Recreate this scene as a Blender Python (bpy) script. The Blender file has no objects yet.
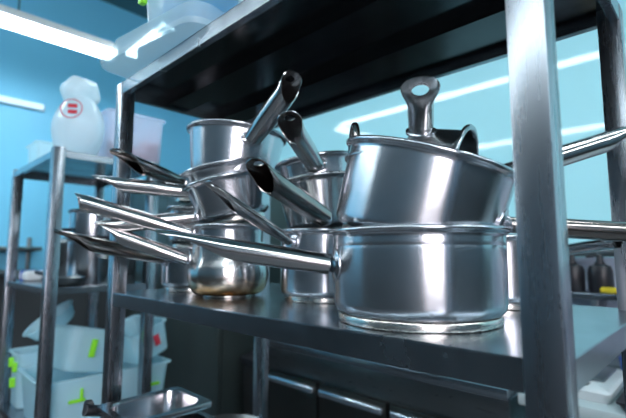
import bpy, bmesh, math, random
from mathutils import Vector, Matrix, Quaternion

random.seed(7)
PI = math.pi
sc = bpy.context.scene
COL = sc.collection

# ------------------------------------------------------------------ camera
EYE = Vector((0, 0, 1.35))
F_PX = 428.0
PITCH = math.atan2(45.0, F_PX)
YAW = math.radians(44.06)
cam_d = bpy.data.cameras.new('camera')
cam = bpy.data.objects.new('camera', cam_d)
COL.objects.link(cam)
cam.location = EYE
cam.rotation_euler = (PI / 2 + PITCH, 0, YAW)
cam_d.sensor_width = 36
cam_d.lens = 36 * F_PX / 626
cam_d.clip_start = 0.02
cam_d.dof.use_dof = True
cam_d.dof.focus_distance = 0.68
cam_d.dof.aperture_fstop = 3.3
sc.camera = cam
CAM_ROT = cam.rotation_euler.to_matrix()


def ray(px, py):
    """direction of sight towards a point of the 626x418 frame"""
    return (CAM_ROT @ Vector((px - 313, 209 - py, -F_PX))).normalized()


def px_of(p):
    q = CAM_ROT.transposed() @ (Vector(p) - EYE)
    return (round(313 + F_PX * q.x / -q.z), round(209 - F_PX * q.y / -q.z))


def at_z(px, py, z):
    d = ray(px, py)
    return EYE + d * ((z - EYE.z) / d.z)


def at_y(px, py, y):
    d = ray(px, py)
    return EYE + d * (y / d.y)


# ------------------------------------------------------------------ materials
def new_mat(name):
    m = bpy.data.materials.new(name)
    m.use_nodes = True
    nt = m.node_tree
    return m, nt, nt.nodes['Principled BSDF']


def plain(name, col, rough=0.5, metal=0.0, spec=0.5, noise=0.0, nscale=20, coat=0.0):
    m, nt, b = new_mat(name)
    b.inputs['Base Color'].default_value = (*col, 1)
    b.inputs['Roughness'].default_value = rough
    b.inputs['Metallic'].default_value = metal
    b.inputs['Specular IOR Level'].default_value = spec
    b.inputs['Coat Weight'].default_value = coat
    if noise:
        tc = nt.nodes.new('ShaderNodeTexCoord')
        n = nt.nodes.new('ShaderNodeTexNoise')
        n.inputs['Scale'].default_value = nscale
        n.inputs['Detail'].default_value = 4
        nt.links.new(tc.outputs['Object'], n.inputs['Vector'])
        mx = nt.nodes.new('ShaderNodeMixRGB')
        mx.inputs[1].default_value = (*[c * (1 - noise) for c in col], 1)
        mx.inputs[2].default_value = (*[min(1, c * (1 + noise)) for c in col], 1)
        nt.links.new(n.outputs['Fac'], mx.inputs[0])
        nt.links.new(mx.outputs[0], b.inputs['Base Color'])
    return m


def steel(name, col, r0, r1, stretch=(1, 1, 1), scale=30, aniso=0.0, bump=0.0, scratch=False):
    """worn stainless steel: roughness broken up by stretched noise"""
    m, nt, b = new_mat(name)
    b.inputs['Base Color'].default_value = (*col, 1)
    b.inputs['Metallic'].default_value = 1
    tc = nt.nodes.new('ShaderNodeTexCoord')
    mp = nt.nodes.new('ShaderNodeMapping')
    mp.inputs['Scale'].default_value = stretch
    nt.links.new(tc.outputs['Object'], mp.inputs['Vector'])
    n = nt.nodes.new('ShaderNodeTexNoise')
    n.inputs['Scale'].default_value = scale
    n.inputs['Detail'].default_value = 6
    n.inputs['Roughness'].default_value = 0.65
    nt.links.new(mp.outputs[0], n.inputs['Vector'])
    mr = nt.nodes.new('ShaderNodeMapRange')
    mr.inputs['From Min'].default_value = 0.3
    mr.inputs['From Max'].default_value = 0.7
    mr.inputs['To Min'].default_value = r0
    mr.inputs['To Max'].default_value = r1
    nt.links.new(n.outputs['Fac'], mr.inputs['Value'])
    nt.links.new(mr.outputs[0], b.inputs['Roughness'])
    mx = nt.nodes.new('ShaderNodeMixRGB')
    mx.inputs[1].default_value = (*[c * 0.93 for c in col], 1)
    mx.inputs[2].default_value = (*[min(1, c * 1.08) for c in col], 1)
    n2 = nt.nodes.new('ShaderNodeTexNoise')
    n2.inputs['Scale'].default_value = 6
    n2.inputs['Detail'].default_value = 5
    nt.links.new(tc.outputs['Object'], n2.inputs['Vector'])
    nt.links.new(n2.outputs['Fac'], mx.inputs[0])
    nt.links.new(mx.outputs[0], b.inputs['Base Color'])
    if aniso:
        b.inputs['Anisotropic'].default_value = aniso
        tg = nt.nodes.new('ShaderNodeTangent')
        tg.direction_type = 'RADIAL'
        tg.axis = 'Z'
        b.inputs['Anisotropic Rotation'].default_value = 0.25
        nt.links.new(tg.outputs[0], b.inputs['Tangent'])
    if bump:
        bp = nt.nodes.new('ShaderNodeBump')
        bp.inputs['Strength'].default_value = bump
        bp.inputs['Distance'].default_value = 0.001
        nt.links.new(n.outputs['Fac'], bp.inputs['Height'])
        nt.links.new(bp.outputs[0], b.inputs['Normal'])
    if scratch:
        # fine wipe marks: distorted wave bands that change the gloss
        w = nt.nodes.new('ShaderNodeTexWave')
        w.inputs['Scale'].default_value = 5
        w.inputs['Distortion'].default_value = 14
        w.inputs['Detail'].default_value = 4
        w.inputs['Detail Scale'].default_value = 1.6
        nt.links.new(tc.outputs['Object'], w.inputs['Vector'])
        ad = nt.nodes.new('ShaderNodeMath')
        ad.operation = 'MULTIPLY_ADD'
        ad.inputs[1].default_value = 0.025
        nt.links.new(w.outputs['Fac'], ad.inputs[0])
        nt.links.new(mr.outputs[0], ad.inputs[2])
        nt.links.new(ad.outputs[0], b.inputs['Roughness'])
    return m


def stained_steel(name, col, r0, r1, tint, z_full, z_none):
    """pan steel with heat staining round the bottom"""
    m = steel(name, col, r0, r1, (1, 1, 14), 12, 0.6)
    nt = m.node_tree
    b = nt.nodes['Principled BSDF']
    src = b.inputs['Base Color'].links[0].from_socket
    tc = nt.nodes.new('ShaderNodeTexCoord')
    sp = nt.nodes.new('ShaderNodeSeparateXYZ')
    nt.links.new(tc.outputs['Object'], sp.inputs[0])
    n = nt.nodes.new('ShaderNodeTexNoise')
    n.inputs['Scale'].default_value = 18
    n.inputs['Detail'].default_value = 5
    nt.links.new(tc.outputs['Object'], n.inputs['Vector'])
    ma = nt.nodes.new('ShaderNodeMath')
    ma.operation = 'MULTIPLY_ADD'
    ma.inputs[1].default_value = (z_none - z_full) * 0.9
    nt.links.new(n.outputs['Fac'], ma.inputs[0])
    nt.links.new(sp.outputs['Z'], ma.inputs[2])
    mr = nt.nodes.new('ShaderNodeMapRange')
    mr.inputs['From Min'].default_value = z_full + (z_none - z_full) * 0.45
    mr.inputs['From Max'].default_value = z_none + (z_none - z_full) * 0.45
    mr.inputs['To Min'].default_value = 0.85
    mr.inputs['To Max'].default_value = 0.0
    nt.links.new(ma.outputs[0], mr.inputs['Value'])
    mx = nt.nodes.new('ShaderNodeMixRGB')
    mx.inputs[2].default_value = (*tint, 1)
    nt.links.new(mr.outputs[0], mx.inputs[0])
    nt.links.new(src, mx.inputs[1])
    nt.links.new(mx.outputs[0], b.inputs['Base Color'])
    return m


def clear_plastic(name, col, see=0.5, rough=0.15, through=0.4):
    """thin cloudy polypropylene: partly see-through, partly milky"""
    m, nt, b = new_mat(name)
    b.inputs['Base Color'].default_value = (*col, 1)
    b.inputs['Roughness'].default_value = rough
    b.inputs['Specular IOR Level'].default_value = 0.4
    b.inputs['Subsurface Weight'].default_value = 0.0
    tr = nt.nodes.new('ShaderNodeBsdfTransparent')
    tr.inputs[0].default_value = (0.93, 0.97, 0.98, 1)
    tl = nt.nodes.new('ShaderNodeBsdfTranslucent')
    tl.inputs[0].default_value = (*col, 1)
    m1 = nt.nodes.new('ShaderNodeMixShader')
    m1.inputs[0].default_value = through
    nt.links.new(b.outputs[0], m1.inputs[1])
    nt.links.new(tl.outputs[0], m1.inputs[2])
    m2 = nt.nodes.new('ShaderNodeMixShader')
    m2.inputs[0].default_value = see
    nt.links.new(m1.outputs[0], m2.inputs[1])
    nt.links.new(tr.outputs[0], m2.inputs[2])
    nt.links.new(m2.outputs[0], nt.nodes['Material Output'].inputs['Surface'])
    return m


def emit(name, col, s):
    m = bpy.data.materials.new(name)
    m.use_nodes = True
    nt = m.node_tree
    nt.nodes.remove(nt.nodes['Principled BSDF'])
    e = nt.nodes.new('ShaderNodeEmission')
    e.inputs[0].default_value = (*col, 1)
    e.inputs[1].default_value = s
    nt.links.new(e.outputs[0], nt.nodes['Material Output'].inputs['Surface'])
    return m


M = {}
M['pan'] = steel('pan_steel', (0.54, 0.57, 0.61), 0.22, 0.25, (1, 1, 6), 8, 0.70)
M['pan_dull'] = steel('dull_pan_steel', (0.42, 0.45, 0.47), 0.22, 0.25, (1, 1, 6), 8, 0.70)
M['pan_base'] = steel('pan_base_steel', (0.66, 0.62, 0.57), 0.2, 0.32, (1, 1, 8), 20, 0.4)
M['handle'] = steel('handle_steel', (0.56, 0.55, 0.55), 0.15, 0.24, (1, 12, 12), 10)
M['handle_dark'] = steel('browned_handle_steel', (0.34, 0.31, 0.29), 0.12, 0.24, (1, 12, 12), 10)
M['stained'] = stained_steel('heat_stained_steel', (0.57, 0.58, 0.58), 0.16, 0.28, (0.50, 0.24, 0.05), 0.020, 0.055)
M['post'] = steel('post_steel', (0.31, 0.335, 0.37), 0.265, 0.285, (12, 12, 1), 5, 0.0, 0.0)
M['shelf'] = steel('shelf_steel', (0.33, 0.37, 0.41), 0.20, 0.26, (1, 1, 1), 5, 0.0, 0.0, True)
M['underside'] = steel('dark_reflection_underside', (0.13, 0.135, 0.14), 0.13, 0.24, (1, 1, 1), 9)  # dark reflections under the shelves put into the steel's base colour
M['gn'] = steel('tray_steel', (0.52, 0.52, 0.54), 0.15, 0.25, (1, 1, 1), 20)
M['fridge'] = steel('fridge_steel', (0.20, 0.22, 0.23), 0.25, 0.38, (1, 1, 12), 10)
M['fridge_door'] = steel('fridge_door_steel', (0.10, 0.105, 0.10), 0.3, 0.42, (1, 1, 12), 10)
M['cab'] = plain('grey_green_panel', (0.06, 0.082, 0.082), 0.35, 0.3, noise=0.12, nscale=4)
M['bright_trim'] = steel('handle_trim_steel', (0.62, 0.7, 0.78), 0.15, 0.25, (12, 1, 1), 10)
M['black'] = plain('black_plastic', (0.012, 0.013, 0.018), 0.4)
M['dark'] = plain('dark_void', (0.01, 0.011, 0.012), 0.7)
M['yellow'] = plain('yellow_sponge', (0.62, 0.50, 0.02), 0.8, noise=0.15, nscale=60)
M['white'] = plain('white_plastic', (0.62, 0.68, 0.70), 0.35)
M['counter'] = plain('pale_worktop', (0.50, 0.60, 0.62), 0.25, noise=0.06, nscale=6)
M['scale_top'] = plain('scale_plate', (0.14, 0.18, 0.20), 0.3, 0.6)
M['blue'] = plain('blue_plastic', (0.03, 0.10, 0.45), 0.35)
M['green'] = plain('lime_clip', (0.30, 0.85, 0.03), 0.35)
M['red'] = plain('red_print', (0.75, 0.04, 0.07), 0.5)
M['red_soft'] = plain('red_goods', (0.62, 0.14, 0.16), 0.5, noise=0.4, nscale=30)
M['brown'] = plain('brown_goods', (0.16, 0.10, 0.09), 0.6, noise=0.4, nscale=30)
M['clear'] = clear_plastic('clear_plastic', (0.74, 0.91, 0.98), 0.62, 0.15)
M['milky'] = clear_plastic('milky_plastic', (0.68, 0.93, 1.0), 0.22, 0.25)
M['bin'] = clear_plastic('pinkish_bin_plastic', (0.74, 0.78, 0.92), 0.50, 0.2)
M['bag'] = clear_plastic('bag_film', (0.78, 0.90, 0.95), 0.30, 0.2)
M['paper'] = clear_plastic('pale_paper', (0.86, 0.94, 0.98), 0.0, 0.6, 0.85)
M['pack_blue'] = clear_plastic('light_blue_pack', (0.45, 0.72, 0.90), 0.0, 0.5, 0.7)
M['sign_green'] = plain('green_sign', (0.03, 0.45, 0.22), 0.4)
M['rubber'] = plain('rubber', (0.02, 0.02, 0.02), 0.7)
M['wall_back'] = plain('glossy_turquoise_wall', (0.44, 0.84, 0.92), 0.04, 0.0, 0.5, 0.03, 2)
M['wall_left'] = plain('glossy_blue_wall', (0.17, 0.58, 0.84), 0.38, 0.0, 0.4, 0.04, 2)
M['wall_front'] = plain('dark_blue_wall', (0.035, 0.085, 0.12), 0.4, 0, 0.4, 0.04, 2)  # unseen walls coloured dark to deepen the reflections in the steel
M['dado'] = plain('dark_wall_band', (0.05, 0.06, 0.066), 0.4, 0, 0.3)  # dark lower wall bands, added mainly to darken what the steel reflects
M['splash'] = plain('pale_splash_panel', (0.42, 0.48, 0.60), 0.3, 0, 0.5, 0.05, 3)
M['ceiling'] = plain('dark_teal_ceiling', (0.06, 0.16, 0.19), 0.7, 0, 0.3, 0.08, 1.5)
M['floor'] = plain('grey_floor_tile', (0.10, 0.11, 0.12), 0.35, 0, 0.5, 0.15, 6)
M['lamp'] = emit('lamp_diffuser', (0.84, 0.95, 1.0), 18.0)
M['streak_glow'] = emit('reflection_streak_glow', (0.55, 0.82, 1.0), 1.3)
M['window_glow'] = emit('added_window_light', (1.0, 0.91, 0.96), 11.0)  # glow of the added window, source of the pans' bright streak
M['frame'] = plain('window_frame_white', (0.6, 0.62, 0.64), 0.4)


# ------------------------------------------------------------------ mesh helpers
def add_box(bm, lo, hi):
    x0, y0, z0 = lo
    x1, y1, z1 = hi
    v = [bm.verts.new(p) for p in ((x0, y0, z0), (x1, y0, z0), (x1, y1, z0), (x0, y1, z0),
                                   (x0, y0, z1), (x1, y0, z1), (x1, y1, z1), (x0, y1, z1))]
    for f in ((0, 3, 2, 1), (4, 5, 6, 7), (0, 1, 5, 4), (1, 2, 6, 5), (2, 3, 7, 6), (3, 0, 4, 7)):
        bm.faces.new([v[i] for i in f])


def box_bm(lo, hi, bev=0.0, seg=2):
    bm = bmesh.new()
    add_box(bm, lo, hi)
    if bev:
        bmesh.ops.bevel(bm, geom=bm.edges[:], offset=bev, segments=seg, profile=0.5, affect='EDGES')
    return bm


def obj(name, bm, mat, parent=None, smooth=True, angle=35):
    bmesh.ops.recalc_face_normals(bm, faces=bm.faces[:])
    me = bpy.data.meshes.new(name)
    bm.to_mesh(me)
    bm.free()
    return link(name, me, mat, parent, smooth, angle)


def link(name, me, mat, parent=None, smooth=True, angle=35):
    me.materials.clear()
    me.materials.append(mat)
    o = bpy.data.objects.new(name, me)
    COL.objects.link(o)
    if parent is not None:
        o.parent = parent
    if smooth:
        for p in me.polygons:
            p.use_smooth = True
        me.set_sharp_from_angle(angle=math.radians(angle))
    return o


def thing(name, label, cat, loc=(0, 0, 0), rot=None, group=None):
    o = bpy.data.objects.new(name, None)
    o.empty_display_size = 0.02
    COL.objects.link(o)
    o.location = loc
    if rot is not None:
        o.rotation_mode = 'QUATERNION'
        o.rotation_quaternion = rot
    o['label'] = label
    o['category'] = cat
    if group:
        o['group'] = group
    return o


def tag(o, label, cat, group=None):
    o['label'] = label
    o['category'] = cat
    if group:
        o['group'] = group
    return o


def struct(name, bm, mat, label, cat, parent=None, smooth=False):
    o = obj(name, bm, mat, parent, smooth)
    if parent is None:
        o['kind'] = 'structure'
        o['label'] = label
        o['category'] = cat
    return o


def lathe(prof, seg=96):
    bm = bmesh.new()
    rings = []
    for r, z in prof:
        if r < 1e-6:
            rings.append([bm.verts.new((0, 0, z))])
        else:
            rings.append([bm.verts.new((r * math.cos(2 * PI * k / seg), r * math.sin(2 * PI * k / seg), z)) for k in range(seg)])
    for a, b in zip(rings[:-1], rings[1:]):
        for k in range(seg):
            k2 = (k + 1) % seg
            if len(a) == 1 and len(b) == 1:
                continue
            if len(a) == 1:
                bm.faces.new((a[0], b[k], b[k2]))
            elif len(b) == 1:
                bm.faces.new((a[k], a[k2], b[0]))
            else:
                bm.faces.new((a[k], a[k2], b[k2], b[k]))
    return bm


def tube_bm(pts, r, seg=12, bm=None, closed=False):
    """round bar along a polyline; r a number or one per point"""
    bm = bm or bmesh.new()
    n = len(pts)
    pts = [Vector(p) for p in pts]
    rr = [r] * n if not hasattr(r, '__len__') else r
    prev = None
    rings = []
    for i, p in enumerate(pts):
        t = (pts[(i + 1) % n] - pts[i - 1]) if closed else (pts[min(i + 1, n - 1)] - pts[max(i - 1, 0)])
        t.normalize()
        if prev is None:
            up = Vector((0, 0, 1)) if abs(t.z) < 0.9 else Vector((1, 0, 0))
            u = t.cross(up).normalized()
        else:
            u = (prev - t * prev.dot(t)).normalized()
        prev = u
        w = t.cross(u)
        rings.append([bm.verts.new(p + (u * math.cos(a) + w * math.sin(a)) * rr[i])
                      for a in (2 * PI * k / seg for k in range(seg))])
    for i in range(n if closed else n - 1):
        a, b = rings[i], rings[(i + 1) % n]
        for k in range(seg):
            bm.faces.new((a[k], a[(k + 1) % seg], b[(k + 1) % seg], b[k]))
    if not closed:
        bm.faces.new(rings[0][::-1])
        bm.faces.new(rings[-1])
    return bm


def rounded_rect(w, d, r, n=6):
    """outline points of a rounded rectangle about the origin"""
    pts = []
    for cx, cy, a0 in ((w / 2 - r, d / 2 - r, 0), (-w / 2 + r, d / 2 - r, PI / 2),
                       (-w / 2 + r, -d / 2 + r, PI), (w / 2 - r, -d / 2 + r, 1.5 * PI)):
        for k in range(n + 1):
            a = a0 + PI / 2 * k / n
            pts.append((cx + r * math.cos(a), cy + r * math.sin(a)))
    return pts


def loft(sections, cap0=True, cap1=True):
    """sections: list of (outline, z) with the same number of points"""
    bm = bmesh.new()
    rings = [[bm.verts.new((x, y, z)) for x, y in o] for o, z in sections]
    n = len(rings[0])
    for a, b in zip(rings[:-1], rings[1:]):
        for k in range(n):
            bm.faces.new((a[k], a[(k + 1) % n], b[(k + 1) % n], b[k]))
    if cap0:
        bm.faces.new(rings[0][::-1])
    if cap1:
        bm.faces.new(rings[-1])
    return bm


def tub_bm(w, d, h, r=0.03, wall=0.0025, taper=0.9, flange=0.012):
    """open rectangular tub with rounded corners, sloping sides and a turned-out rim"""
    def o(s, e=0.0):
        return rounded_rect(w * s + e, d * s + e, r)
    return loft([
        (o(taper, -0.02), 0), (o(taper, -0.006), 0.002), (o(taper), 0.008),
        (o(1.0), h - 0.008), (o(1.0, flange), h - 0.007), (o(1.0, flange + 0.002), h - 0.002),
        (o(1.0, flange), h), (o(1.0, -2 * wall), h - 0.001), (o(taper, -2 * wall), 0.010), (o(taper, -0.026), 0.004)])


# ------------------------------------------------------------------ pans
def pan_profile(R, Rb, H, cr, t=0.0018, z0=0.010, groove=None):
    p = [(0, z0), (Rb - cr, z0)]
    for k in range(1, 9):
        a = -PI / 2 + PI / 2 * k / 8
        p.append((Rb - cr + cr * math.cos(a), z0 + cr + cr * math.sin(a)))
    zc = z0 + cr
    if groove:
        for z, e in ((groove - .006, 0), (groove - .0012, 0), (groove - .0004, -.0002), (groove + .0004, -.0002), (groove + .0012, 0), (groove + .006, 0)):
            p.append((Rb + (R - Rb) * (z - zc) / (H - zc) + e, z))
    k = (R - Rb) / (H - zc)
    p += [(R - k * .014, H - .014), (R - k * .0098, H - .0098), (R + .0010, H - .0078), (R + .0042, H - .0070), (R + .0074, H - .0052), (R + .0082, H - .0022),
          (R + .0066, H + .0004), (R + .0030, H + .0012), (R - .0008, H - .0006), (R - t, H - .004), (R - t - k * .008, H - .012)]
    p.append((Rb - t, zc))
    for k in range(7, -1, -1):
        a = -PI / 2 + PI / 2 * k / 8
        p.append((Rb - cr + (cr - t) * math.cos(a), zc + (cr - t) * math.sin(a)))
    p.append((0, z0 + t))
    return p


def belly_profile(R, Rm, Rb, H, z0=0.004, t=0.0018):
    """rounded belly under a short straight collar"""
    pts = [(0, z0), (Rb, z0)]
    hb = H * 0.74
    for k in range(1, 13):
        a = -PI / 2 * 0.86 + (PI / 2 * 0.86 + PI / 2 * 0.42) * k / 12
        zz = z0 + hb * 0.5 + hb * 0.5 * math.sin(a) / math.sin(PI / 2 * 0.86)
        pts.append((max(Rb, Rb + (Rm - Rb) * math.cos(a) ** 0.75), zz))
    pts += [(R, hb + .004), (R, H - .0055), (R + .0026, H - .004), (R + .0046, H - .0024), (R + .004, H), (R, H + .0004), (R - t, H - .003)]
    inner = [(max(0, r - t), z + (t if i < 2 else 0)) for i, (r, z) in enumerate(pts[:15])][::-1]
    return pts + inner


def handle_mesh(L, w0=0.0105, w1=0.0140, wt=0.0175, cut=0.52, flat=0.0045, hole=True):
    """hollow tube along +x, cut obliquely from below into a flat tongue (top side +z) with a hanging hole"""
    NS, NU = 56, 28
    bm = bmesh.new()
    rows = []

    def lerp(a, b, t):
        t = max(0, min(1, t))
        t = t * t * (3 - 2 * t)
        return a + (b - a) * t
    for i in range(NS + 1):
        s = i / NS
        # denser rows towards the tip
        s = s if s < cut else cut + (1 - cut) * (1 - (1 - (s - cut) / (1 - cut)) ** 1.35)
        x = L * s
        w = lerp(w0, w1, s / 0.35)
        h = lerp(w0 * 0.92, w1 * 0.92, s / 0.35)
        th = PI
        zsh = 0.0
        if s > cut:
            q = (s - cut) / (1 - cut)
            w = lerp(w1, wt, (q - 0.15) / 0.6)
            h2 = lerp(h, flat, (q - 0.1) / 0.6)
            zsh = h - h2
            zsh -= 0.003 * max(0, q - 0.3)
            # the cut line climbs from the underside to the tongue
            c = -1.0 + 1.2 * min(1, q / 0.85)
            th = math.acos(max(-1, min(1, c)))
            th = max(th, math.radians(75))
            h = h2
            xt = L - wt * 0.95
            if x > xt:
                e = (x - xt) / (wt * 0.95)
                lim = wt * max(0.0, 1 - e ** 2.6) ** (1 / 2.6)
                th = min(th, math.asin(max(0.02, min(1, lim / w))))
        row = []
        for j in range(NU + 1):
            a = th * (2 * j / NU - 1)
            row.append(bm.verts.new((x, w * math.sin(a), h * math.cos(a) + zsh)))
        rows.append(row)
    for a, b in zip(rows[:-1], rows[1:]):
        for j in range(NU):
            bm.faces.new((a[j], b[j], b[j + 1], a[j + 1]))
    bmesh.ops.remove_doubles(bm, verts=bm.verts[:], dist=1e-5)
    bmesh.ops.recalc_face_normals(bm, faces=bm.faces[:])
    me = bpy.data.meshes.new('handle_shell')
    bm.to_mesh(me)
    bm.free()
    tmp = bpy.data.objects.new('tmp', me)
    COL.objects.link(tmp)
    so = tmp.modifiers.new('s', 'SOLIDIFY')
    so.thickness = 0.0016
    so.offset = -1
    cut_o = None
    if hole:
        cb = bmesh.new()
        vs0, vs1 = [], []
        for k in range(24):
            a = 2 * PI * k / 24
            px_, py_ = L - wt * 0.85 + 0.36 * wt * math.cos(a), 0.46 * wt * math.sin(a)
            vs0.append(cb.verts.new((px_, py_, -0.02)))
            vs1.append(cb.verts.new((px_, py_, 0.05)))
        cb.faces.new(vs0[::-1])
        cb.faces.new(vs1)
        for k in range(24):
            cb.faces.new((vs0[k], vs0[(k + 1) % 24], vs1[(k + 1) % 24], vs1[k]))
        bmesh.ops.recalc_face_normals(cb, faces=cb.faces[:])
        cm = bpy.data.meshes.new('cutter')
        cb.to_mesh(cm)
        cb.free()
        cut_o = bpy.data.objects.new('cutter', cm)
        COL.objects.link(cut_o)
        bo = tmp.modifiers.new('b', 'BOOLEAN')
        bo.operation = 'DIFFERENCE'
        bo.object = cut_o
        bo.solver = 'EXACT'
    zmax = max(w0, w1, wt) * 1.15
    for attempt in range(4):
        if hole:
            bo.solver = 'FAST' if attempt == 2 else 'EXACT'
            bo.use_self = attempt == 1
            if attempt == 3:
                tmp.modifiers.remove(bo)
        bpy.context.view_layer.update()
        dg = bpy.context.evaluated_depsgraph_get()
        out = bpy.data.meshes.new_from_object(tmp.evaluated_get(dg))
        zs_ = [v_.co.z for v_ in out.vertices]
        if min(zs_) > -zmax and max(zs_) < zmax and len(out.vertices) > NS * NU:
            break
        print('handle hole retry', attempt)
    bpy.data.objects.remove(tmp)
    if cut_o:
        bpy.data.objects.remove(cut_o)
    return out


def bracket_bm(R, hw=0.0185, hh=0.022, neck=0.0108, t=0.0035):
    """domed weld plate lying on a wall of radius R, with a short neck towards the handle (+x)"""
    bm = bmesh.new()
    N = 32
    rings = []
    for f, x in ((1.0, -0.0008), (1.0, t * 0.6), (0.9, t), (0.62, t * 1.15), (0.52, t + 0.006), (0.5, t + 0.012)):
        ring = []
        for k in range(N):
            a = 2 * PI * k / N
            ca, sa = math.cos(a), math.sin(a)
            y = hw * f * math.copysign(abs(ca) ** 0.85, ca)
            z = hh * f * math.copysign(abs(sa) ** 0.85, sa)
            if f < 0.6:
                y, z = neck * ca, neck * sa
            bend = math.sqrt(max(1e-9, R * R - y * y)) - R
            ring.append(bm.verts.new((x + (bend if f > 0.6 else 0), y, z)))
        rings.append(ring)
    for a, b in zip(rings[:-1], rings[1:]):
        for k in range(N):
            bm.faces.new((a[k], a[(k + 1) % N], b[(k + 1) % N], b[k]))
    bm.faces.new(rings[0][::-1])
    bm.faces.new(rings[-1])
    return bm


def frame_matrix(origin, x_dir, up):
    x = x_dir.normalized()
    y = up.cross(x)
    if y.length < 1e-4:
        y = Vector((0, 1, 0))
    y.normalize()
    z = x.cross(y)
    m = Matrix((x, y, z)).transposed().to_4x4()
    m.translation = origin
    return m


PANS = []
PAN_GROUP = 'saucepans stacked on the steel rack shelf'


def tilt_quat(base, cw_deg, fwd_deg=0.0):
    """lean of a pan: cw_deg to the right as seen by someone at the camera, fwd_deg towards them"""
    v = Vector((base[0] - EYE.x, base[1] - EYE.y, 0)).normalized()
    r = Vector((v.y, -v.x, 0))
    return Quaternion(v, math.radians(cw_deg)) @ Quaternion(r, math.radians(fwd_deg))


def pan(label, base, R, H, Rb=None, cr=0.016, quat=None, mat='pan', base_mat='pan_base', prof=None,
        handle=None, groove=None, base_r=None, rivets=False):
    """handle: dict(tip=(px,py) or world Vector, L, h, raz (deg right of the camera-facing side), near, mat, up)"""
    Rb = Rb or R * 0.985
    t = thing('saucepan', label, 'saucepan', base, quat or Quaternion((1, 0, 0, 0)), PAN_GROUP)
    Mw = Matrix.Translation(Vector(base)) @ (quat or Quaternion((1, 0, 0, 0))).to_matrix().to_4x4()
    body = obj('body', lathe(prof or pan_profile(R, Rb, H, cr, groove=groove)), M[mat], t, True, 50)
    br = base_r or (Rb - cr * 0.75)
    obj('base_plate', lathe([(0, 0), (br - .002, 0), (br - .0004, .0006), (br, .002), (br + .0003, .0095), (br - .001, .0115), (0, .0115)]), M[base_mat], t, True, 40)
    if handle:
        h = handle['h']
        zc = 0.010 + cr
        Rw = R if prof else Rb + (R - Rb) * max(0, (h - zc)) / (H - zc)
        Rw = handle.get('Rw', Rw)
        Mi = Mw.inverted()
        cam_l = Mi @ EYE
        a_cam = math.atan2(cam_l.y, cam_l.x)
        L = handle.get('L', 0.21)
        tip = handle['tip']
        az = a_cam + math.radians(handle.get('raz', 0))
        if 'az_dir' in handle:
            q_ = Mi.to_3x3() @ handle['az_dir']
            az = math.atan2(q_.y, q_.x)
        for it in range(12):
            wall = Vector((Rw * math.cos(az), Rw * math.sin(az), h))
            rw = Mw @ wall
            if not isinstance(tip, Vector):
                d = ray(*tip)
                ro = rw - EYE
                b = d.dot(ro)
                q = b * b - (ro.length_squared - L * L)
                s = math.sqrt(q) if q > 0 else 0.0
                T = EYE + d * (b - s if handle.get('near', True) else b + s)
            else:
                T = tip
            tl = Mi @ T
            if 'raz' in handle or 'az_dir' in handle:
                break
            az = math.atan2(tl.y, tl.x)
        dirw = (tl - wall).normalized()
        rad = Vector((math.cos(az), math.sin(az), 0))
        root = wall + rad * 0.008
        Ln = (tl - root).length
        up = handle.get('up')
        up = Vector((0, 0, 1)) if up is None else (Mi.to_3x3() @ Vector(up))
        k = handle.get('k', 1.4)
        hm = handle_mesh(Ln, *[q * k for q in handle.get('w', (0.0105, 0.0140, 0.0175))], cut=handle.get('cut', 0.64), flat=handle.get('flat', 0.008))
        ho = link('handle', hm, M[handle.get('mat', 'handle')], t, True, 40)
        ho.matrix_local = frame_matrix(root, tl - root, up)
        bo = obj('handle_bracket', bracket_bm(Rw, *handle.get('plate', (0.0185, 0.022))), M['pan'], t, True, 40)
        bo.matrix_local = frame_matrix(wall, rad, Vector((0, 0, 1)))
        if rivets:
            for sy in (-1, 1):
                rv = obj('rivet', lathe([(0.0045, -.001), (0.0045, .001), (0.0036, .0026), (0.0018, .0034), (0, .0036)], 20), M['handle'], bo, True, 50)
                y = sy * handle.get('plate', (0.0185, 0.022))[0] * 0.76
                bend = math.sqrt(Rw * Rw - y * y) - Rw
                rv.matrix_local = Matrix.Translation((0.0034 + bend, y, 0)) @ Matrix.Rotation(PI / 2, 4, 'Y')
        print('PAN', label[:40], 'handle', round(Ln, 3), 'dir', [round(c, 2) for c in (Mw.to_3x3() @ dirw)], 'tip', [round(c, 3) for c in T], 'root px', px_of(Mw @ root), 'tip px', px_of(T))
    return t


Z0 = EYE.z - 0.100                       # top of the loaded shelf


def Zr(dz):
    return EYE.z + dz


def right_of(c):
    v = Vector((c[0], c[1], 0)).normalized()
    return Vector((v.y, -v.x, 0))


def along(c):
    return Vector((c[0], c[1], 0)).normalized()


# the big pair in front
cA = Vector((-.353, .598, Z0))
pan('large front saucepan standing on the shelf beneath another, its long handle pointing left', cA, .1305, .137, .1295, .020,
    base_r=.122, groove=.112,
    handle=dict(tip=(155, 238), L=.285, h=.084, raz=-68, near=False, cut=.50, k=1.2, w=(.0128, .0142, .0140), plate=(.027, .024)))
tB = 16.0
rB = right_of(cA)
pivot = cA - rB * .132 + Vector((0, 0, .143))
cB = pivot + rB * (.123 * math.cos(math.radians(tB))) + Vector((0, 0, -.123 * math.sin(math.radians(tB))))
qB = tilt_quat(cB, tB, 3)
pan('large tilted saucepan on top of the front one, wide rim leaning right', cB, .1285, .142, .1235, .022, qB,
    handle=dict(tip=(690, 236), L=.25, h=.072, raz=72, near=False, k=.95, cut=.85, mat='handle_dark', w=(.0115, .0140, .0160)))
axB = qB @ Vector((0, 0, 1))
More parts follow.
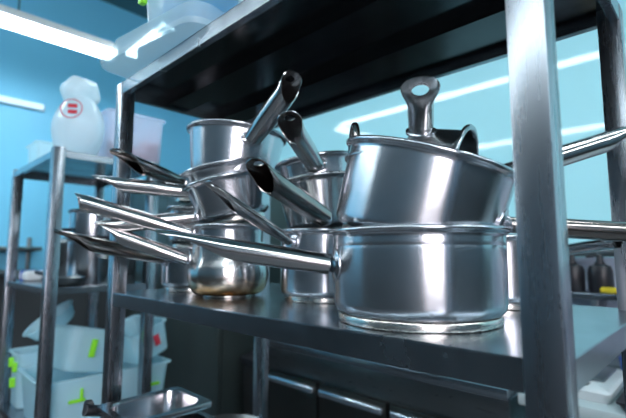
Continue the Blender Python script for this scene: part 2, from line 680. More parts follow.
# nested inside it
cB2 = cB + axB * .030
qB2 = tilt_quat(cB2, tB - 9, 2)
tB2 = pan('saucepan nested inside the large tilted one, rim just showing above it, handle rising right', cB2, .110, .105, .102, .018, qB2,
          handle=dict(tip=(634, 133), L=.27, h=.092, raz=80, near=False, cut=.74, w=(.0105, .0115, .0120)))
cam_l = (Matrix.Translation(cB2) @ qB2.to_matrix().to_4x4()).inverted() @ EYE
loop = obj('helper_loop', tube_bm([(-.104 - .006 * math.sin(a), .026 * math.cos(a), .094 + .058 * math.sin(a)) for a in [PI * k / 16 for k in range(17)]], .0052, 12), M['handle_dark'], tB2)
loop.matrix_local = Matrix.Rotation(math.atan2(cam_l.y, cam_l.x) + math.radians(-70) - PI, 4, 'Z')
# small pan lying on its side inside, handle upright
v = along(cA)
rootS = EYE + ray(421, 131) * .655
zU = Vector((0, 0, 1))
upS = (zU * .80 - v * .60).normalized()
wS = (v * .80 + zU * .60).normalized()
axS = (rB * .90 - wS * .36).normalized()
tipS = EYE + ray(419.5, 70) * .590
qS = Matrix((axS.cross(upS) * -1, upS, axS)).transposed().to_quaternion()
pS = rootS - upS * .064 - axS * .020
pan('small saucepan lying sideways inside the tilted one, holed handle standing straight up', pS, .066, .085, .064, .014, qS, mat='pan_dull',
    handle=dict(tip=tipS, az_dir=upS, h=.020, Rw=.064, up=-v, mat='handle', k=1.0, w=(.0165, .0165, .0240), cut=.30, flat=.004, cmax=.9))

# behind the front pair, beyond the post
cC = Vector((-.345, .872, Z0))
pan('saucepan at the back of the shelf, mostly hidden by the nearest post', cC, .102, .134, .101, .016,
    handle=dict(tip=(624, 241), L=.15, h=.103, raz=62, near=True, k=.95, cut=.93, w=(.0105, .0115, .0125)))

# middle stack
cM1 = Vector((-.655, .712, Z0))
pan('straight saucepan at the bottom of the middle stack, slim handle pointing up left', cM1, .098, .152, .097, .014,
    handle=dict(tip=(205, 185), L=.225, h=.124, raz=-40, near=True, k=1.1, plate=(.014, .016), w=(.009, .0125, .0130)))
cM3 = cM1 + Vector((0, 0, .142))
pan('saucepan in the middle stack with a dark open-ended handle', cM3, .094, .125, .080, .022, tilt_quat(cM3, -7, 0), mat='pan_dull',
    handle=dict(tip=(250, 168), L=.23, h=.034, raz=2, near=True, mat='handle_dark', k=1.35, w=(.0145, .0160, .0160), cut=.74, flat=.011))
cM4 = cM3 + Vector((-.004, 0, .062))
pan('topmost saucepan of the middle stack, short handle with a hole pointing up left', cM4, .088, .108, .078, .02, tilt_quat(cM4, -8, 0),
    handle=dict(tip=(286, 119), L=.165, h=.084, raz=-2, near=True, k=1.4, w=(.0130, .0140, .0160), cut=.68, flat=.010, plate=(.026, .015)), rivets=True)

# left stack
cL1 = Vector((-.878, .612, Z0))
pan('round-bellied saucepan at the bottom of the left stack, golden heat stain at its base', cL1, .088, .128, .062, .016, None, mat='stained',
    prof=belly_profile(.086, .0965, .060, .128), base_r=.060,
    handle=dict(tip=(96, 228), L=.230, h=.086, Rw=.090, near=False, w=(.0105, .0130, .0165)))
cL1b = cL1 + Vector((0, 0, .060))
pan('straight saucepan set into the bellied one, bright handle pointing far left', cL1b, .083, .108, .080, .016, None,
    handle=dict(tip=(73, 200), L=.285, h=.090, near=False, cut=.9, k=1.5, w=(.0105, .0130, .0140)))
rL = right_of(cL1)
cL2 = cL1 + rL * .018 + Vector((0, 0, .176))
pan('lowest saucepan of the tilted nest on the left, handle drooping left', cL2, .105, .106, .088, .024, tilt_quat(cL2, -13, 0),
    handle=dict(tip=(93, 229), L=.240, h=.036, near=False, w=(.010, .0125, .0150)))
cL3 = cL1 + rL * .016 + Vector((0, 0, .212))
pan('middle saucepan of the tilted nest on the left, handle pointing level left', cL3, .110, .100, .088, .022, tilt_quat(cL3, -11, 0),
    handle=dict(tip=(91, 182), L=.235, h=.060, near=False, k=1.3, w=(.0115, .0140, .0165)))
cL4 = cL1 + rL * .004 + Vector((0, 0, .262))
pan('topmost saucepan of the left nest, handle thrust up right', cL4, .117, .136, .103, .022, tilt_quat(cL4, 5, 0),
    handle=dict(tip=(297, 78), L=.190, h=.103, raz=17, near=True, k=1.4, w=(.0140, .0160, .0165), cut=.74, flat=.011, plate=(.027, .015)), rivets=True)

# far left, behind the left stack
cL0 = Vector((-1.085, .640, Z0))
pan('low saucepan behind the bellied one by the left post, dark handle to the left', cL0, .088, .118, .087, .016, mat='pan_dull',
    handle=dict(tip=(52, 236), L=.275, h=.088, near=True, mat='handle_dark', w=(.010, .013, .0165)))
cL5 = cL0 + Vector((.004, .006, .112))
pan('saucepan standing in the one by the left post, second from the bottom there', cL5, .086, .112, .079, .016, tilt_quat(cL5, 4, 0), mat='pan_dull')
cL6 = cL5 + Vector((.006, .0, .128))
pan('topmost saucepan by the left post, browned handle showing its hollow underside', cL6, .084, .062, .078, .016, tilt_quat(cL6, 4, 0), mat='pan_dull',
    handle=dict(tip=(112, 155), L=.225, h=.050, near=True, mat='handle_dark', k=1.3, w=(.0115, .0140, .0175), cut=.55))


# ------------------------------------------------------------------ racks
def shelf_bm(x0, x1, y0, y1, ztop, lip=.034, t=.0018, back_lip=None):
    bm = bmesh.new()
    add_box(bm, (x0, y0, ztop - t), (x1, y1, ztop))
    bl = lip if back_lip is None else back_lip
    for lo, hi in (((x0, y0, ztop - lip), (x1, y0 + t, ztop - t)), ((x0, y1 - t, ztop - bl), (x1, y1, ztop - t)),
                   ((x0, y0 + t, ztop - lip), (x0 + t, y1 - t, ztop - t)), ((x1 - t, y0 + t, ztop - lip), (x1, y1 - t, ztop - t)),
                   ((x0 + t, y0 + t, ztop - lip), (x1 - t, y0 + .016, ztop - lip + t)),
                   ((x0 + t, y1 - .016, ztop - bl), (x1 - t, y1 - t, ztop - bl + t)),
                   ((x1 - .016, y0 + .016, ztop - lip), (x1 - t, y1 - .016, ztop - lip + t)),
                   ((x0 + t, y0 + .016, ztop - lip), (x0 + .016, y1 - .016, ztop - lip + t))):
        add_box(bm, lo, hi)
    bmesh.ops.bevel(bm, geom=bm.edges[:], offset=.0006, segments=1, affect='EDGES')
    return bm


def rack(label, x0, x1, y0, y1, pw, shelves, top_z, mats=('post', 'shelf'), group=None, lip=.034, brace=True):
    t = thing('storage_rack', label, 'rack', ((x0 + x1) / 2, (y0 + y1) / 2, 0), None, group)
    ox, oy = (x0 + x1) / 2, (y0 + y1) / 2
    for px in (x0, x1 - pw):
        for py in (y0, y1 - pw):
            obj('post', box_bm((px - ox, py - oy, .05), (px + pw - ox, py + pw - oy, top_z), .0010, 2), M[mats[0]], t, True, 30)
            obj('foot', lathe([(0, 0), (.022, 0), (.022, .006), (.012, .012), (.012, .05), (0, .05)], 20), M['rubber'], t).location = (px + pw / 2 - ox, py + pw / 2 - oy, 0)
    for z, bl in shelves:
        s = obj('shelf', shelf_bm(x0 + .001 - ox, x1 - .001 - ox, y0 + .0012 - oy, y1 - .001 - oy, z, lip, back_lip=bl), M[mats[1]], t, True, 30)
        if not brace:
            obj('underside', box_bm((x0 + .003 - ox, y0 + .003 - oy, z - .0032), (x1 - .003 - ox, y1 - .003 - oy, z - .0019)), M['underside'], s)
        if brace:
            bm = bmesh.new()
            for fy in (.33, .68):
                yb = y0 + (y1 - y0) * fy - oy
                add_box(bm, (x0 + .004 - ox, yb - .035, z - .026), (x1 - .004 - ox, yb + .035, z - .0019))
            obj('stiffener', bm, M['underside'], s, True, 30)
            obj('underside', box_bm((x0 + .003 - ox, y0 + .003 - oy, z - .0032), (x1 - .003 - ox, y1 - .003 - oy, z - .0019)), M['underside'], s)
    return t


RX0, RX1, RY0, RY1 = -1.202, -.115, .450, .985
rack('stainless steel storage rack loaded with saucepans, filling the photo', RX0, RX1, RY0, RY1, .037,
     ((EYE.z + .471, .022), (Z0 - .0005, .034), (EYE.z - .56, .034)), EYE.z + .4705)

QX0, QX1, QY0, QY1 = -2.44, -1.77, .450, .860
rack('second steel rack at the left, plastic boxes on its shelves', QX0, QX1, QY0, QY1, .040,
     ((EYE.z + .388, .03), (EYE.z - .122, .03), (EYE.z - .665, .03)), EYE.z + .400, lip=.026, brace=False)


# ------------------------------------------------------------------ room
WX0, WX1, WY0, WY1, CZ = -3.69, 2.50, -3.0, 2.20, 3.50
struct('floor', box_bm((WX0, WY0, -.05), (WX1, WY1, 0)), M['floor'], 'dark grey kitchen floor', 'floor')
struct('ceiling', box_bm((WX0, WY0, CZ), (WX1, WY1, CZ + .05)), M['ceiling'], 'dark teal kitchen ceiling', 'ceiling')
struct('wall_left', box_bm((WX0 - .05, WY0, 0), (WX0, WY1, CZ)), M['wall_left'], 'glossy blue wall on the left', 'wall')
struct('wall_back', box_bm((WX0, WY1, 0), (WX1, WY1 + .05, CZ)), M['wall_back'], 'glossy turquoise wall behind the rack', 'wall')
struct('wall_front', box_bm((WX0, WY0 - .05, 0), (WX1, WY0, CZ)), M['wall_front'], 'dark wall behind the viewer', 'wall')
struct('trim_2', box_bm((WX0 + .001, WY0 + .0005, .001), (WX1 - .02, WY0 + .015, 1.25)), M['dado'], 'dark band added low on the wall behind the viewer to darken reflections', 'panel')  # unseen dark band, added so pans and posts reflect something dark
struct('trim_5', box_bm((WX0 + .0005, WY0 + .02, .001), (WX0 + .015, WY1 - .02, 1.20)), M['dado'], 'dark band low on the blue wall at the left', 'panel')
struct('trim_3', box_bm((WX1 - .015, WY0 + .02, .001), (WX1 - .0005, WY1 - .02, 1.25)), M['dado'], 'dark band added low on the right wall to darken reflections', 'panel')
struct('trim_4', box_bm((1.41, WY1 - .015, .001), (WX1 - .02, WY1 - .0005, 1.40)), M['dado'], 'dark band added low on the turquoise wall to darken reflections', 'panel')
bm = bmesh.new()
wy0, wy1, wz0, wz1 = -2.85, -.7, .95, 2.6
add_box(bm, (WX1, WY0, 0), (WX1 + .05, wy0, CZ))
add_box(bm, (WX1, wy1, 0), (WX1 + .05, WY1, CZ))
add_box(bm, (WX1, wy0, 0), (WX1 + .05, wy1, wz0))
add_box(bm, (WX1, wy0, wz1), (WX1 + .05, wy1, CZ))
struct('wall_right', bm, M['wall_front'], 'dark wall with the added window on the right', 'wall')
wn = bpy.data.objects.new('added_window', None)  # unseen window, added to lay the bright streak on the pans
COL.objects.link(wn)
wn['kind'] = 'structure'
wn['label'] = 'wide glowing window added in the right wall for the bright streak on the pans'
wn['category'] = 'window'
wn.location = (WX1 + .03, (wy0 + wy1) / 2, (wz0 + wz1) / 2)
hw, hh = (wy1 - wy0) / 2, (wz1 - wz0) / 2
bm = bmesh.new()
for lo, hi in (((-.03, -hw, -hh), (.02, -hw + .05, hh)), ((-.03, hw - .05, -hh), (.02, hw, hh)), ((-.03, -hw, -hh), (.02, hw, -hh + .05)),
               ((-.03, -hw, hh - .05), (.02, hw, hh)), ((-.03, -.025, -hh), (.02, .025, hh))):
    add_box(bm, lo, hi)
obj('window_frame', bm, M['frame'], wn, False)
obj('pane', box_bm((-.004, -hw + .02, -hh + .02), (.004, hw - .02, hh - .02)), M['window_glow'], wn, False)


def lamp(label, p0, p1, w=.15):
    p0, p1 = Vector(p0), Vector(p1)
    t = thing('ceiling_light', label, 'ceiling light', (p0 + p1) / 2, None, 'linear lamps hung below the ceiling')
    d = (p1 - p0) / 2
    al_x = abs(d.x) > abs(d.y)
    e = (abs(d.x), w / 2) if al_x else (w / 2, abs(d.y))
    obj('housing', box_bm((-e[0], -e[1], .012), (e[0], e[1], .06), .006), M['white'], t, True)
    obj('diffuser', box_bm((-e[0] + .006, -e[1] + .006, -.012), (e[0] - .006, e[1] - .006, .0125), .006), M['lamp'], t, True)
    for s in (-.7, .7):
        obj('suspension_rod', tube_bm([d * s + Vector((0, 0, .055)), d * s + Vector((0, 0, CZ - p0.z - .001))], .004, 8), M['rubber'], t)


LZ = 2.67
lamp('bright linear lamp hung at the upper left, running beside the blue wall', (-2.87, -2.6, LZ), (-2.87, 1.05, LZ), .14)
lamp('linear lamp over the rack, mirrored as the upper streak in the turquoise wall', (-2.78, 1.12, LZ), (.6, 1.12, LZ), .08)
lamp('linear lamp before the rack, mirrored as the lower streak in the turquoise wall', (-2.4, -.78, LZ), (.9, -.78, LZ), .13)
lamp('linear lamp over the aisle behind the viewer', (1.6, -2.4, LZ), (1.6, 2.1, LZ), .2)

wl = thing('lamp_reflection_strip', 'thin glowing strip on the blue wall, standing in for the reflection of the hung lamp', 'reflection strip', (WX0, -.2, 2.452))  # glowing strip in place of the hung lamp's mirrored streak
obj('housing', box_bm((.001, -1.05, -.022), (.03, 1.05, .024), .004), M['white'], wl)
obj('diffuser', box_bm((.0295, -1.04, -.020), (.055, 1.04, .022), .01), M['streak_glow'], wl)

# ------------------------------------------------------------------ behind the rack
fx0, fx1, fy, fzt = -1.86, -.58, 1.55, .895
fr = thing('undercounter_fridge', 'long dark steel undercounter fridge with three doors behind the rack', 'fridge', ((fx0 + fx1) / 2, 1.86, 0))
ox, oy = (fx0 + fx1) / 2, 1.86
obj('cabinet', box_bm((fx0 - ox, fy - oy + .03, .10), (fx1 - ox, 2.18 - oy, fzt - .04), .004), M['fridge'], fr)
obj('worktop', box_bm((fx0 - .01 - ox, fy - .02 - oy, fzt - .04), (fx1 + .01 - ox, 2.19 - oy, fzt), .006), M['shelf'], fr)
obj('fascia', box_bm((fx0 - ox, fy - oy + .012, fzt - .15), (fx1 - ox, fy - oy + .031, fzt - .041), .003), M['fridge'], fr)
db = [-1.855, -1.470, -1.068, -.60]
for a, b in zip(db[:-1], db[1:]):
    d = obj('door', box_bm((a + .008 - ox, fy - oy, .14), (b - .008 - ox, fy - oy + .029, fzt - .165), .004), M['fridge_door'], fr)
    obj('handle', box_bm((a + .02 - ox, fy - oy - .022, fzt - .215), (b - .02 - ox, fy - oy + .001, fzt - .185), .008, 3), M['bright_trim'], d)
for sx in (fx0 + .06, fx1 - .06):
    for sy in (fy + .08, 2.1):
        obj('leg', tube_bm([(sx - ox, sy - oy, 0), (sx - ox, sy - oy, .101)], .02, 12), M['rubber'], fr)

cb = thing('widened_cabinet', 'grey-green corner cabinet, widened into a tall fridge to darken behind the left pans', 'fridge', (-2.92, 1.83, 0))  # cabinet widened into a tall fridge to darken the background
obj('carcass', box_bm((-.68, -.30, .08), (.68, .34, 1.93), .005), M['cab'], cb)
for x0 in (-.675, .005):
    d = obj('door', box_bm((x0, -.332, .11), (x0 + .67, -.301, 1.90), .004), M['cab'], cb)
    hx = x0 + (.60 if x0 < 0 else .07)
    obj('handle', tube_bm([(hx, -.33, 1.0), (hx, -.37, 1.02), (hx, -.37, 1.38), (hx, -.33, 1.40)], .010, 10), M['post'], d)
obj('plinth', box_bm((-.66, -.27, 0), (.66, .32, .081)), M['dark'], cb)
ov = thing('added_dark_oven', 'dark oven-shaped box added to darken the gap between the left and middle stacks', 'oven', (-1.46, 1.90, .896))  # oven added only to darken the gap between the pan stacks
obj('cabinet', box_bm((-.38, -.23, .02), (.40, .26, .62), .008), M['fridge_door'], ov)
obj('door', box_bm((-.36, -.252, .05), (.22, -.231, .59), .006), M['black'], ov)
obj('handle', tube_bm([(-.32, -.25, .54), (-.32, -.285, .54), (.18, -.285, .54), (.18, -.25, .54)], .008, 10), M['fridge'], ov)
for z in (.46, .32, .18):
    obj('knob', tube_bm([(.31, -.229, z), (.31, -.255, z)], .022, 20), M['fridge'], ov)
for x in (-.33, .35):
    for y in (-.18, .2):
        obj('foot', tube_bm([(x, y, 0), (x, y, .021)], .018, 12), M['rubber'], ov)
gp = thing('waste_bin', 'dark narrow bin standing between the cabinet and the fridge', 'bin', (-2.05, 1.75, 0))
obj('body', loft([(rounded_rect(.22, .22, .03), 0), (rounded_rect(.26, .26, .03), .70)]), M['dark'], gp)
obj('lid', loft([(rounded_rect(.28, .28, .035), .70), (rounded_rect(.28, .28, .035), .73), (rounded_rect(.20, .20, .03), .76)]), M['black'], gp)

# worktop table at the right
wt = thing('work_table', 'pale-topped work table against the turquoise wall at the right', 'table', (.25, 1.9, 0))
obj('tabletop', box_bm((-.80, -.34, .845), (1.05, .29, .885), .006), M['counter'], wt)
obj('splash_strip', box_bm((-.80, .27, .886), (1.05, .292, .945), .003), M['post'], wt)
for x in (-.76, 1.0):
    for y in (-.29, .24):
        obj('leg', box_bm((x - .02, y - .02, 0), (x + .02, y + .02, .846), .003), M['post'], wt)
obj('undershelf', box_bm((-.77, -.30, .25), (1.02, .26, .275), .004), M['shelf'], wt)
ks = thing('kitchen_scale', 'grey flat kitchen scale with a white body lying on the work table', 'scale', (-.405, 1.80, .886))
obj('body', loft([(rounded_rect(.21, .34, .02), .0), (rounded_rect(.22, .36, .02), .03), (rounded_rect(.205, .345, .02), .036)]), M['white'], ks)
obj('plate', box_bm((-.09, -.06, .0355), (.075, .15, .046), .005), M['scale_top'], ks)
obj('display', box_bm((-.04, -.13, .034), (.04, -.09, .038), .001), M['black'], ks)
bd = thing('plastic_box', 'small blue plastic box at the back of the work table', 'box', (-.29, 2.06, .886))
obj('body', loft([(rounded_rect(.08, .05, .01), 0), (rounded_rect(.085, .055, .01), .06)]), M['blue'], bd)
obj('lid', loft([(rounded_rect(.09, .06, .012), .06), (rounded_rect(.09, .06, .012), .07), (rounded_rect(.08, .05, .01), .074)]), M['blue'], bd)

bt = thing('baking_tray', 'black baking tray lying on the work table right of the scale', 'tray', (-.10, 1.72, .886))
obj('tray', tub_bm(.34, .30, .03, .02, .002, .96, .01), M['black'], bt, True, 45)

spl = struct('trim_1', box_bm((-.62, WY1 - .012, .95), (1.4, WY1 - .0005, 1.335)), M['splash'], 'pale splash panel on the wall behind the work table', 'panel')
ws = thing('wall_shelf', 'steel wall shelf carrying the black pump bottles', 'shelf', (.1, 2.1, 1.2))
obj('board', box_bm((-.7, -.10, -.03), (1.2, .087, -.002), .004), M['shelf'], ws)
for x in (-.5, .2, 1.0):
    obj('bracket', box_bm((x - .012, -.08, -.10), (x + .012, .087, -.031), .002), M['post'], ws)
ws2 = thing('utensil_rail', 'dark steel rail along the top of the splash panel', 'rail', (.1, 2.17, 1.355))
obj('bar', box_bm((-.7, -.06, -.016), (1.2, -.02, .016), .004), M['fridge'], ws2)
for x in (-.5, .2, 1.0):
    obj('bracket', box_bm((x - .012, -.03, -.012), (x + .012, .029, .012), .002), M['post'], ws2)


def pump_bottle(label, loc, s=1.0, rz=0.0):
    t = thing('pump_bottle', label, 'bottle', loc, Quaternion((0, 0, 1), rz), 'black bottles on the wall shelf')
    obj('body', lathe([(0, 0), (.036 * s, 0), (.040 * s, .006 * s), (.040 * s, .075 * s), (.034 * s, .092 * s), (.016 * s, .100 * s), (.016 * s, .106 * s), (0, .106 * s)], 32), M['black'], t)
    obj('pump', tube_bm([(0, 0, .104 * s), (0, 0, .128 * s), (-.012 * s, 0, .133 * s), (-.042 * s, 0, .127 * s)], [.012 * s, .010 * s, .009 * s, .006 * s], 12), M['black'], t)
    return t


b1 = at_y(601, 290, 2.06)
pump_bottle('wide black pump bottle on the wall shelf beside the yellow sponge', (b1.x, 2.07, 1.198), 1.12, 0)
b2 = at_y(573, 290, 2.06)
pump_bottle('black pump bottle on the wall shelf, nearest the front post', (b2.x, 2.07, 1.198), 1.12, 0)
b3 = at_y(611, 288, 2.03)
sp = obj('sponge', box_bm((-.034, -.016, 0), (.034, .016, .022), .007, 3), M['yellow'])
sp.location = (b3.x, 2.022, 1.198)
tag(sp, 'yellow sponge lying on the wall shelf before the black bottle', 'sponge')
gs = obj('wall_sign', box_bm((-.06, -.006, -.045), (.06, .0, .045), .003), M['sign_green'])
g = at_y(274, 163, 2.195)
gs.location = (g.x, 2.199, g.z)
tag(gs, 'small green sign plate on the turquoise wall between the two pan stacks', 'sign')

# shelf board on the blue wall far left
lw = thing('wall_shelf', 'dark two-board shelf on the blue wall, glimpsed through the left rack', 'shelf', (-3.60, .55, 1.35))
for dz in (.02, -.14):
    obj('board', box_bm((-.088, -.25, dz), (.12, .30, dz + .03), .003), M['fridge'], lw)
for y in (-.2, .25):
    obj('bracket', box_bm((-.088, y, -.2), (-.07, y + .025, .12), .002), M['fridge'], lw)

# ------------------------------------------------------------------ trays on the bottom shelf of the main rack
ZB = EYE.z - .56


def gn_bm(w, d, h, t=.0016, flange=.018):
    o = lambda e, r: rounded_rect(w + e, d + e, r, 8)
    i = -2 * flange
    return loft([(o(i - .022, .028), 0), (o(i - .010, .032), .003), (o(i - .004, .034), .014), (o(i + .002, .036), h - .008),
                 (o(i + .006, .034), h - .002), (o(-.004, .010), h - .0012), (o(0, .010), h - .003), (o(-.001, .010), h - .012),
                 (o(.001, .010), h - .012), (o(.002, .011), h - .002), (o(.0, .011), h + .0006),
                 (o(i + .004, .034), h + .0006), (o(i, .034), h - .006), (o(i - .006, .033), .016), (o(i - .013, .030), .005), (o(i - .024, .026), .0018)])


hG = .355
p0 = at_z(96, 406, EYE.z - hG)
p1 = at_z(177, 386, EYE.z - hG)
p2 = at_z(215, 401, EYE.z - hG)
gx = (p0.x + p1.x) / 2
gw, gd = p2.x - gx, p1.y - p0.y
print('GN', p0, p1, p2, gw, gd)
gc = Vector((gx + gw / 2, p0.y + gd / 2, 0))
hA, hB = .095, .10
t = thing('steel_tray', 'small rounded steel food tray lying on another tray below the shelf', 'tray', (gc.x, gc.y, EYE.z - hG - hA))
obj('pan', gn_bm(gw, gd, hA), M['gn'], t, True, 50)
t2 = thing('steel_tray', 'lower steel food tray with a loop handle, under the small rounded one', 'tray', (gc.x + .005, gc.y + .005, ZB + .001))
obj('pan', gn_bm(gw + .02, gd + .02, EYE.z - hG - hA - ZB + .05), M['gn'], t2, True, 50)
xr = (gw + .02) / 2 + .002
zt = EYE.z - hG - hA - ZB + .05
obj('loop_handle', tube_bm([(xr + .03 * math.sin(a), .045 * math.cos(a), zt - .012 + .012 * math.sin(a)) for a in [PI * k / 14 for k in range(15)]], .0035, 10), M['bright_trim'], t2)
# frying pan with black handle left of the trays
fp = Vector((gx - .02, gc.y + .28, ZB + .001))
t3 = thing('frying_pan', 'frying pan with black rounded handle end beside the steel trays', 'frying pan', fp)
obj('body', lathe([(0, 0), (.10, 0), (.108, .004), (.128, .035), (.130, .036), (.1285, .037), (.106, .007), (0, .003)], 64), M['fridge'], t3)
kn = at_z(89, 404, EYE.z - hG + .0)
tt = Vector((kn.x, kn.y, EYE.z - hG)) - fp
obj('handle', tube_bm([(-.02, -.105, .024), (-.035, -.15, .05), tt * .6 + Vector((-.005, 0, .02)), tt + Vector((.012, -.012, -.008)), tt, tt + Vector((-.008, .006, .002))],
                      [.008, .009, .011, .013, .012, .006], 16), M['black'], t3)


# ------------------------------------------------------------------ plastic boxes
def clips(t, pts, mat='green'):
    for (lo, hi) in pts:
        obj('clip', box_bm(lo, hi, .004), M[mat], t)


# on the top shelf of the main rack
q = Quaternion((0, 0, 1), math.radians(8))
zt = EYE.z + .472
pc = Vector((-.962, .555, zt))
t = thing('plastic_tub', 'wide clear plastic tub overhanging the front of the top shelf', 'tub', pc, q, 'clear tubs on the top shelf')
obj('lid', loft([(rounded_rect(.37, .30, .04), .001), (rounded_rect(.395, .325, .045), .004), (rounded_rect(.40, .33, .045), .016), (rounded_rect(.385, .315, .045), .019)]), M['clear'], t, True, 45)
obj('tub', loft([(rounded_rect(.378, .308, .045), .0195), (rounded_rect(.368, .298, .045), .022), (rounded_rect(.352, .282, .045), .070), (rounded_rect(.33, .26, .04), .078)]), M['clear'], t, True, 45)
t = thing('plastic_tub', 'upper clear tub with lime clips, stacked on the wide clear tub', 'tub', pc + Vector((.10, .0, .0795)), Quaternion((0, 0, 1), math.radians(3)), 'clear tubs on the top shelf')
obj('tub', tub_bm(.30, .25, .11, .03, .0025, .94, .016), M['clear'], t, True, 45)
obj('lid', loft([(rounded_rect(.325, .275, .035), .1105), (rounded_rect(.325, .275, .035), .122), (rounded_rect(.30, .25, .03), .125)]), M['clear'], t, True, 45)
clips(t, [((-.125, -.144, .045), (-.105, -.128, .100)), ((.02, -.144, .060), (.08, -.128, .075))])
pk = obj('tub_filler', box_bm((-.10, -.11, 0), (.15, .12, .030), .010, 3), M['paper'])  # added to hide the lamp otherwise visible through the tub
pk.location = pc + Vector((0, 0, .0215))
pk.rotation_euler = (0, 0, math.radians(8))
tag(pk, 'pale pack added inside the wide clear tub to hide the lamp behind it', 'pack')
pk = obj('tub_filler', box_bm((-.11, -.09, 0), (.12, .09, .075), .012, 3), M['pack_blue'])
pk.location = pc + Vector((.10, .0, .092))
pk.rotation_euler = (0, 0, math.radians(3))
tag(pk, 'light blue pack inside the upper clear tub', 'pack')
t = thing('plastic_tub', 'third clear tub further along the top shelf, right of the stacked pair', 'tub', pc + Vector((.40, .07, .001)), Quaternion((0, 0, 1), 0), 'clear tubs on the top shelf')
obj('tub', tub_bm(.28, .30, .12, .03, .0025, .94, .016), M['clear'], t, True, 45)

# on top of the left rack
zq = EYE.z + .389
t = thing('storage_bin', 'milky bin of packets on top of the left rack', 'bin', (-1.99, .79, zq + .001))
obj('bin', tub_bm(.30, .25, .225, .03, .003, .95, .016), M['bin'], t, True, 45)
for i, (x, y, mt, dims) in enumerate(((.10, -.075, 'brown', (.035, .03, .045)), (.10, -.005, 'red_soft', (.035, .03, .03)), (.10, .07, 'red_soft', (.035, .035, .055)), (.0, .05, 'brown', (.045, .04, .05)))):
    pk = obj('packet', box_bm((-dims[0], -dims[1], 0), (dims[0], dims[1], 2 * dims[2]), .015, 3), M[mt])
    pk.location = (-1.99 + x, .79 + y, zq + .0125)
    tag(pk, ('brown packet near the front inside the milky bin', 'low red packet in the middle of the milky bin',
             'red packet at the back end of the milky bin', 'brown packet behind the red ones in the milky bin')[i], 'packet', 'packets in the milky bin')


def blob(pts, disp, seed, sub=3, pinch=None):
    bm = bmesh.new()
    bmesh.ops.create_icosphere(bm, subdivisions=4, radius=1)
    rnd = random.Random(seed)
    waves = [(Vector((rnd.uniform(-1, 1), rnd.uniform(-1, 1), rnd.uniform(-1, 1))).normalized() * rnd.uniform(3, 8), rnd.uniform(0, 6)) for _ in range(8)]
    for v_ in bm.verts:
        n = v_.co.copy()
        k = sum(math.sin(n.dot(w) + ph) for w, ph in waves) / 8
        c = n * (1 + disp * k)
        z = c.z
        s = 1.0
        if pinch:
            s = 1 - pinch * max(0, z) ** 1.5
        v_.co = Vector((c.x * pts[0] * s, c.y * pts[1] * s, max(-.82, c.z) * pts[2] + .82 * pts[2]))
    return bm


t = thing('plastic_bag', 'knotted white plastic bag with a red round logo above the milky bin', 'bag', (-1.88, .560, zq + .002))
obj('film', blob((.128, .098, .150), .12, 3, pinch=.42), M['bag'], t)
kb = obj('knot', blob((.082, .072, .068), .22, 5), M['bag'], t)
kb.location = (-.01, -.0, .215)
# round print facing the viewer's side
nrm = Vector((.80, -.60, 0)).normalized()
lg = bmesh.new()
N = 28
ro, ri = .040, .036
a_ = [lg.verts.new((ro * math.cos(2 * PI * k / N), ro * math.sin(2 * PI * k / N), 0)) for k in range(N)]
b_ = [lg.verts.new((ri * math.cos(2 * PI * k / N), ri * math.sin(2 * PI * k / N), 0)) for k in range(N)]
for k in range(N):
    lg.faces.new((a_[k], a_[(k + 1) % N], b_[(k + 1) % N], b_[k]))
for z0, z1, x0, x1 in ((.004, .019, -.014, .020), (-.021, -.006, -.012, .022)):
    lg.faces.new([lg.verts.new(p) for p in ((x0, z0, 0), (x1, z0, 0), (x1, z1, 0), (x0, z1, 0))])
bmesh.ops.solidify(lg, geom=lg.faces[:], thickness=.001)
lo = obj('logo', lg, M['red'], t, False)
lo.matrix_local = frame_matrix(Vector((.106, -.060, .165)), Vector((.60, .80, 0)), Vector((.80, -.60, .12)))

t = thing('storage_bin', 'pale green box at the far left end of the left rack top', 'bin', (-2.29, .62, zq))
obj('bin', tub_bm(.18, .26, .12, .02, .003, .95, .012), M['milky'], t, True, 45)

# tall pots on the lower shelf of the left rack
zl = EYE.z - .122
pu = at_z(84, 270, zl)
t = thing('stock_pot', 'tall bright stainless stock pot on the left rack', 'pot', (-2.05, .70, zl + .0005))
obj('body', lathe([(0, .001), (.098, .001), (.102, .006), (.102, .30), (.106, .303), (.104, .306), (.099, .304), (.099, .01), (0, .006)], 64), M['pan'], t, True, 45)
obj('lid', lathe([(.106, .307), (.108, .309), (.104, .314), (.05, .326), (0, .330)], 64), M['pan'], t, True, 45)
obj('knob', lathe([(.008, .328), (.008, .340), (.018, .346), (.018, .354), (0, .358)], 24), M['black'], t)
for s in (-1, 1):
    obj('side_handle', tube_bm([(.035 * math.cos(a), s * (.102 + .03 * math.sin(a)), .225) for a in [PI * k / 12 for k in range(13)]], .007, 10), M['black'], t)
obj('band', lathe([(.1022, .176), (.1045, .178), (.1045, .198), (.1022, .200)], 64), M['black'], t)
t = thing('cooking_pot', 'dark wide cooking pot beside the tall stock pot on the left rack', 'pot', (-2.29, .70, zl + .001))
obj('body', lathe([(0, 0), (.092, 0), (.098, .008), (.100, .17), (.104, .173), (.102, .176), (.096, .173), (.094, .01), (0, .006)], 64), M['fridge'], t, True, 45)
obj('lid', lathe([(.104, .177), (.100, .186), (.05, .205), (0, .210)], 48), M['fridge'], t, True, 45)
t = thing('cooking_pot', 'dark squat pot behind the tall stock pot, toward the pans', 'pot', (-1.86, .735, zl + .001))
obj('body', lathe([(0, 0), (.066, 0), (.072, .008), (.074, .10), (.078, .103), (.076, .106), (.071, .103), (.069, .01), (0, .006)], 64), M['fridge'], t, True, 45)
obj('lid', lathe([(.078, .107), (.074, .114), (.04, .128), (0, .132)], 48), M['fridge'], t, True, 45)
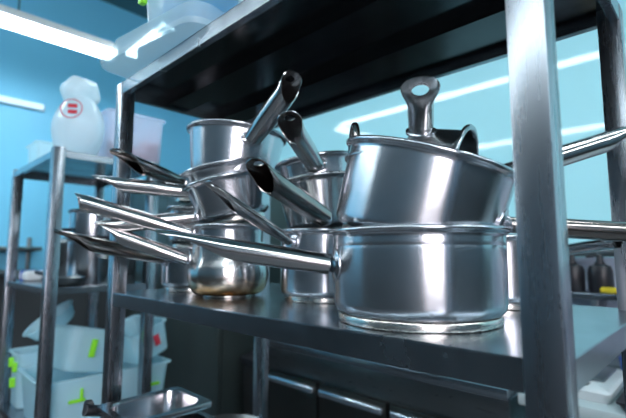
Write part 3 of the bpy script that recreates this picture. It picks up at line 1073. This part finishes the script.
t = thing('frying_pan', 'dark shallow frying pan at the front edge of the left rack shelf', 'frying pan', (-1.90, .545, zl + .001))
obj('body', lathe([(0, 0), (.060, 0), (.066, .004), (.078, .028), (.080, .030), (.077, .030), (.064, .007), (0, .003)], 48), M['fridge'], t)
obj('handle', tube_bm([(-.070, -.02, .025), (-.11, -.035, .038), (-.17, -.055, .046)], [.007, .009, .008], 12), M['black'], t)
t = thing('plastic_box', 'folded pale blue plastic cloth pack on the left rack shelf', 'box', (-2.32, .54, zl + .001))
obj('pack', box_bm((-.06, -.05, 0), (.07, .06, .045), .015, 3), M['white'], t)
obj('wrapper_band', box_bm((-.012, -.052, -.0), (.012, .062, .047), .004), M['blue'], t)

# bottom of the left rack: translucent tubs
zs = EYE.z - .664
tubG = 'translucent tubs at the bottom of the left rack'
t = thing('plastic_tub', 'largest translucent tub, at the bottom of the left rack under the heap', 'tub', (-2.00, .725, zs), None, tubG)
obj('tub', tub_bm(.33, .50, .19, .03, .003, .93, .022), M['milky'], t, True, 45)
clips(t, [((.166, -.12, .10), (.176, -.108, .150)), ((.166, -.16, .10), (.176, -.10, .113)), ((.166, .13, .11), (.178, .145, .160)), ((.166, .13, .10), (.178, .20, .113))])
q1 = Quaternion((0, 0, 1), .25) @ Quaternion((1, 0, 0), math.radians(-14))
t = thing('plastic_tub', 'tilted translucent tub with lime clips lying in the largest tub', 'tub', (-2.0, .64, zs + .185), q1, tubG)
obj('tub', tub_bm(.25, .24, .17, .03, .003, .93, .018), M['milky'], t, True, 45)
clips(t, [((.126, -.05, .06), (.140, -.028, .13)), ((.126, .03, .11), (.140, .055, .155))])
q2 = Quaternion((0, 0, 1), -.1) @ Quaternion((1, 0, 0), math.radians(38))
t = thing('round_bowl', 'round translucent bowl tipped on top of the tub heap', 'bowl', (-2.15, .60, zs + .345), q2, tubG)
obj('bowl', lathe([(0, 0), (.08, 0), (.088, .006), (.105, .05), (.112, .053), (.112, .057), (.102, .055), (.086, .010), (0, .004)], 64), M['milky'], t, True, 45)
q3 = Quaternion((0, 0, 1), .2) @ Quaternion((1, 0, 0), math.radians(18))
t = thing('plastic_tub', 'translucent tub leaning at the back of the heap, red tag on its side', 'tub', (-2.0, .915, zs + .205), q3, tubG)
obj('tub', tub_bm(.24, .18, .14, .03, .003, .93, .016), M['milky'], t, True, 45)
clips(t, [((.121, .0, .05), (.128, .03, .10))], 'red')
t = thing('plastic_tub', 'translucent tub with three lime clips at the left edge of the photo', 'tub', (-2.30, .60, zs), None, tubG)
obj('tub', tub_bm(.15, .24, .235, .03, .003, .93, .018), M['milky'], t, True, 45)
clips(t, [((.045, -.135, .16), (.07, -.118, .20)), ((-.02, -.135, .17), (.005, -.118, .21)), ((.015, -.135, .09), (.04, -.115, .13))])

# ------------------------------------------------------------------ world and colour
w = bpy.data.worlds.new('world')
sc.world = w
w.use_nodes = True
w.node_tree.nodes['Background'].inputs[0].default_value = (0.55, 0.7, 0.85, 1)
w.node_tree.nodes['Background'].inputs[1].default_value = 0.3
sc.view_settings.view_transform = 'Standard'
sc.view_settings.look = 'None'
sc.view_settings.gamma = 1
sc.view_settings.exposure = 0.3
sc.view_settings.use_curve_mapping = False
sc.cycles.use_denoising = True
sc.cycles.max_bounces = 10
sc.cycles.glossy_bounces = 6
sc.cycles.transparent_max_bounces = 24
sc.cycles.caustics_reflective = True
sc.cycles.sample_clamp_indirect = 6
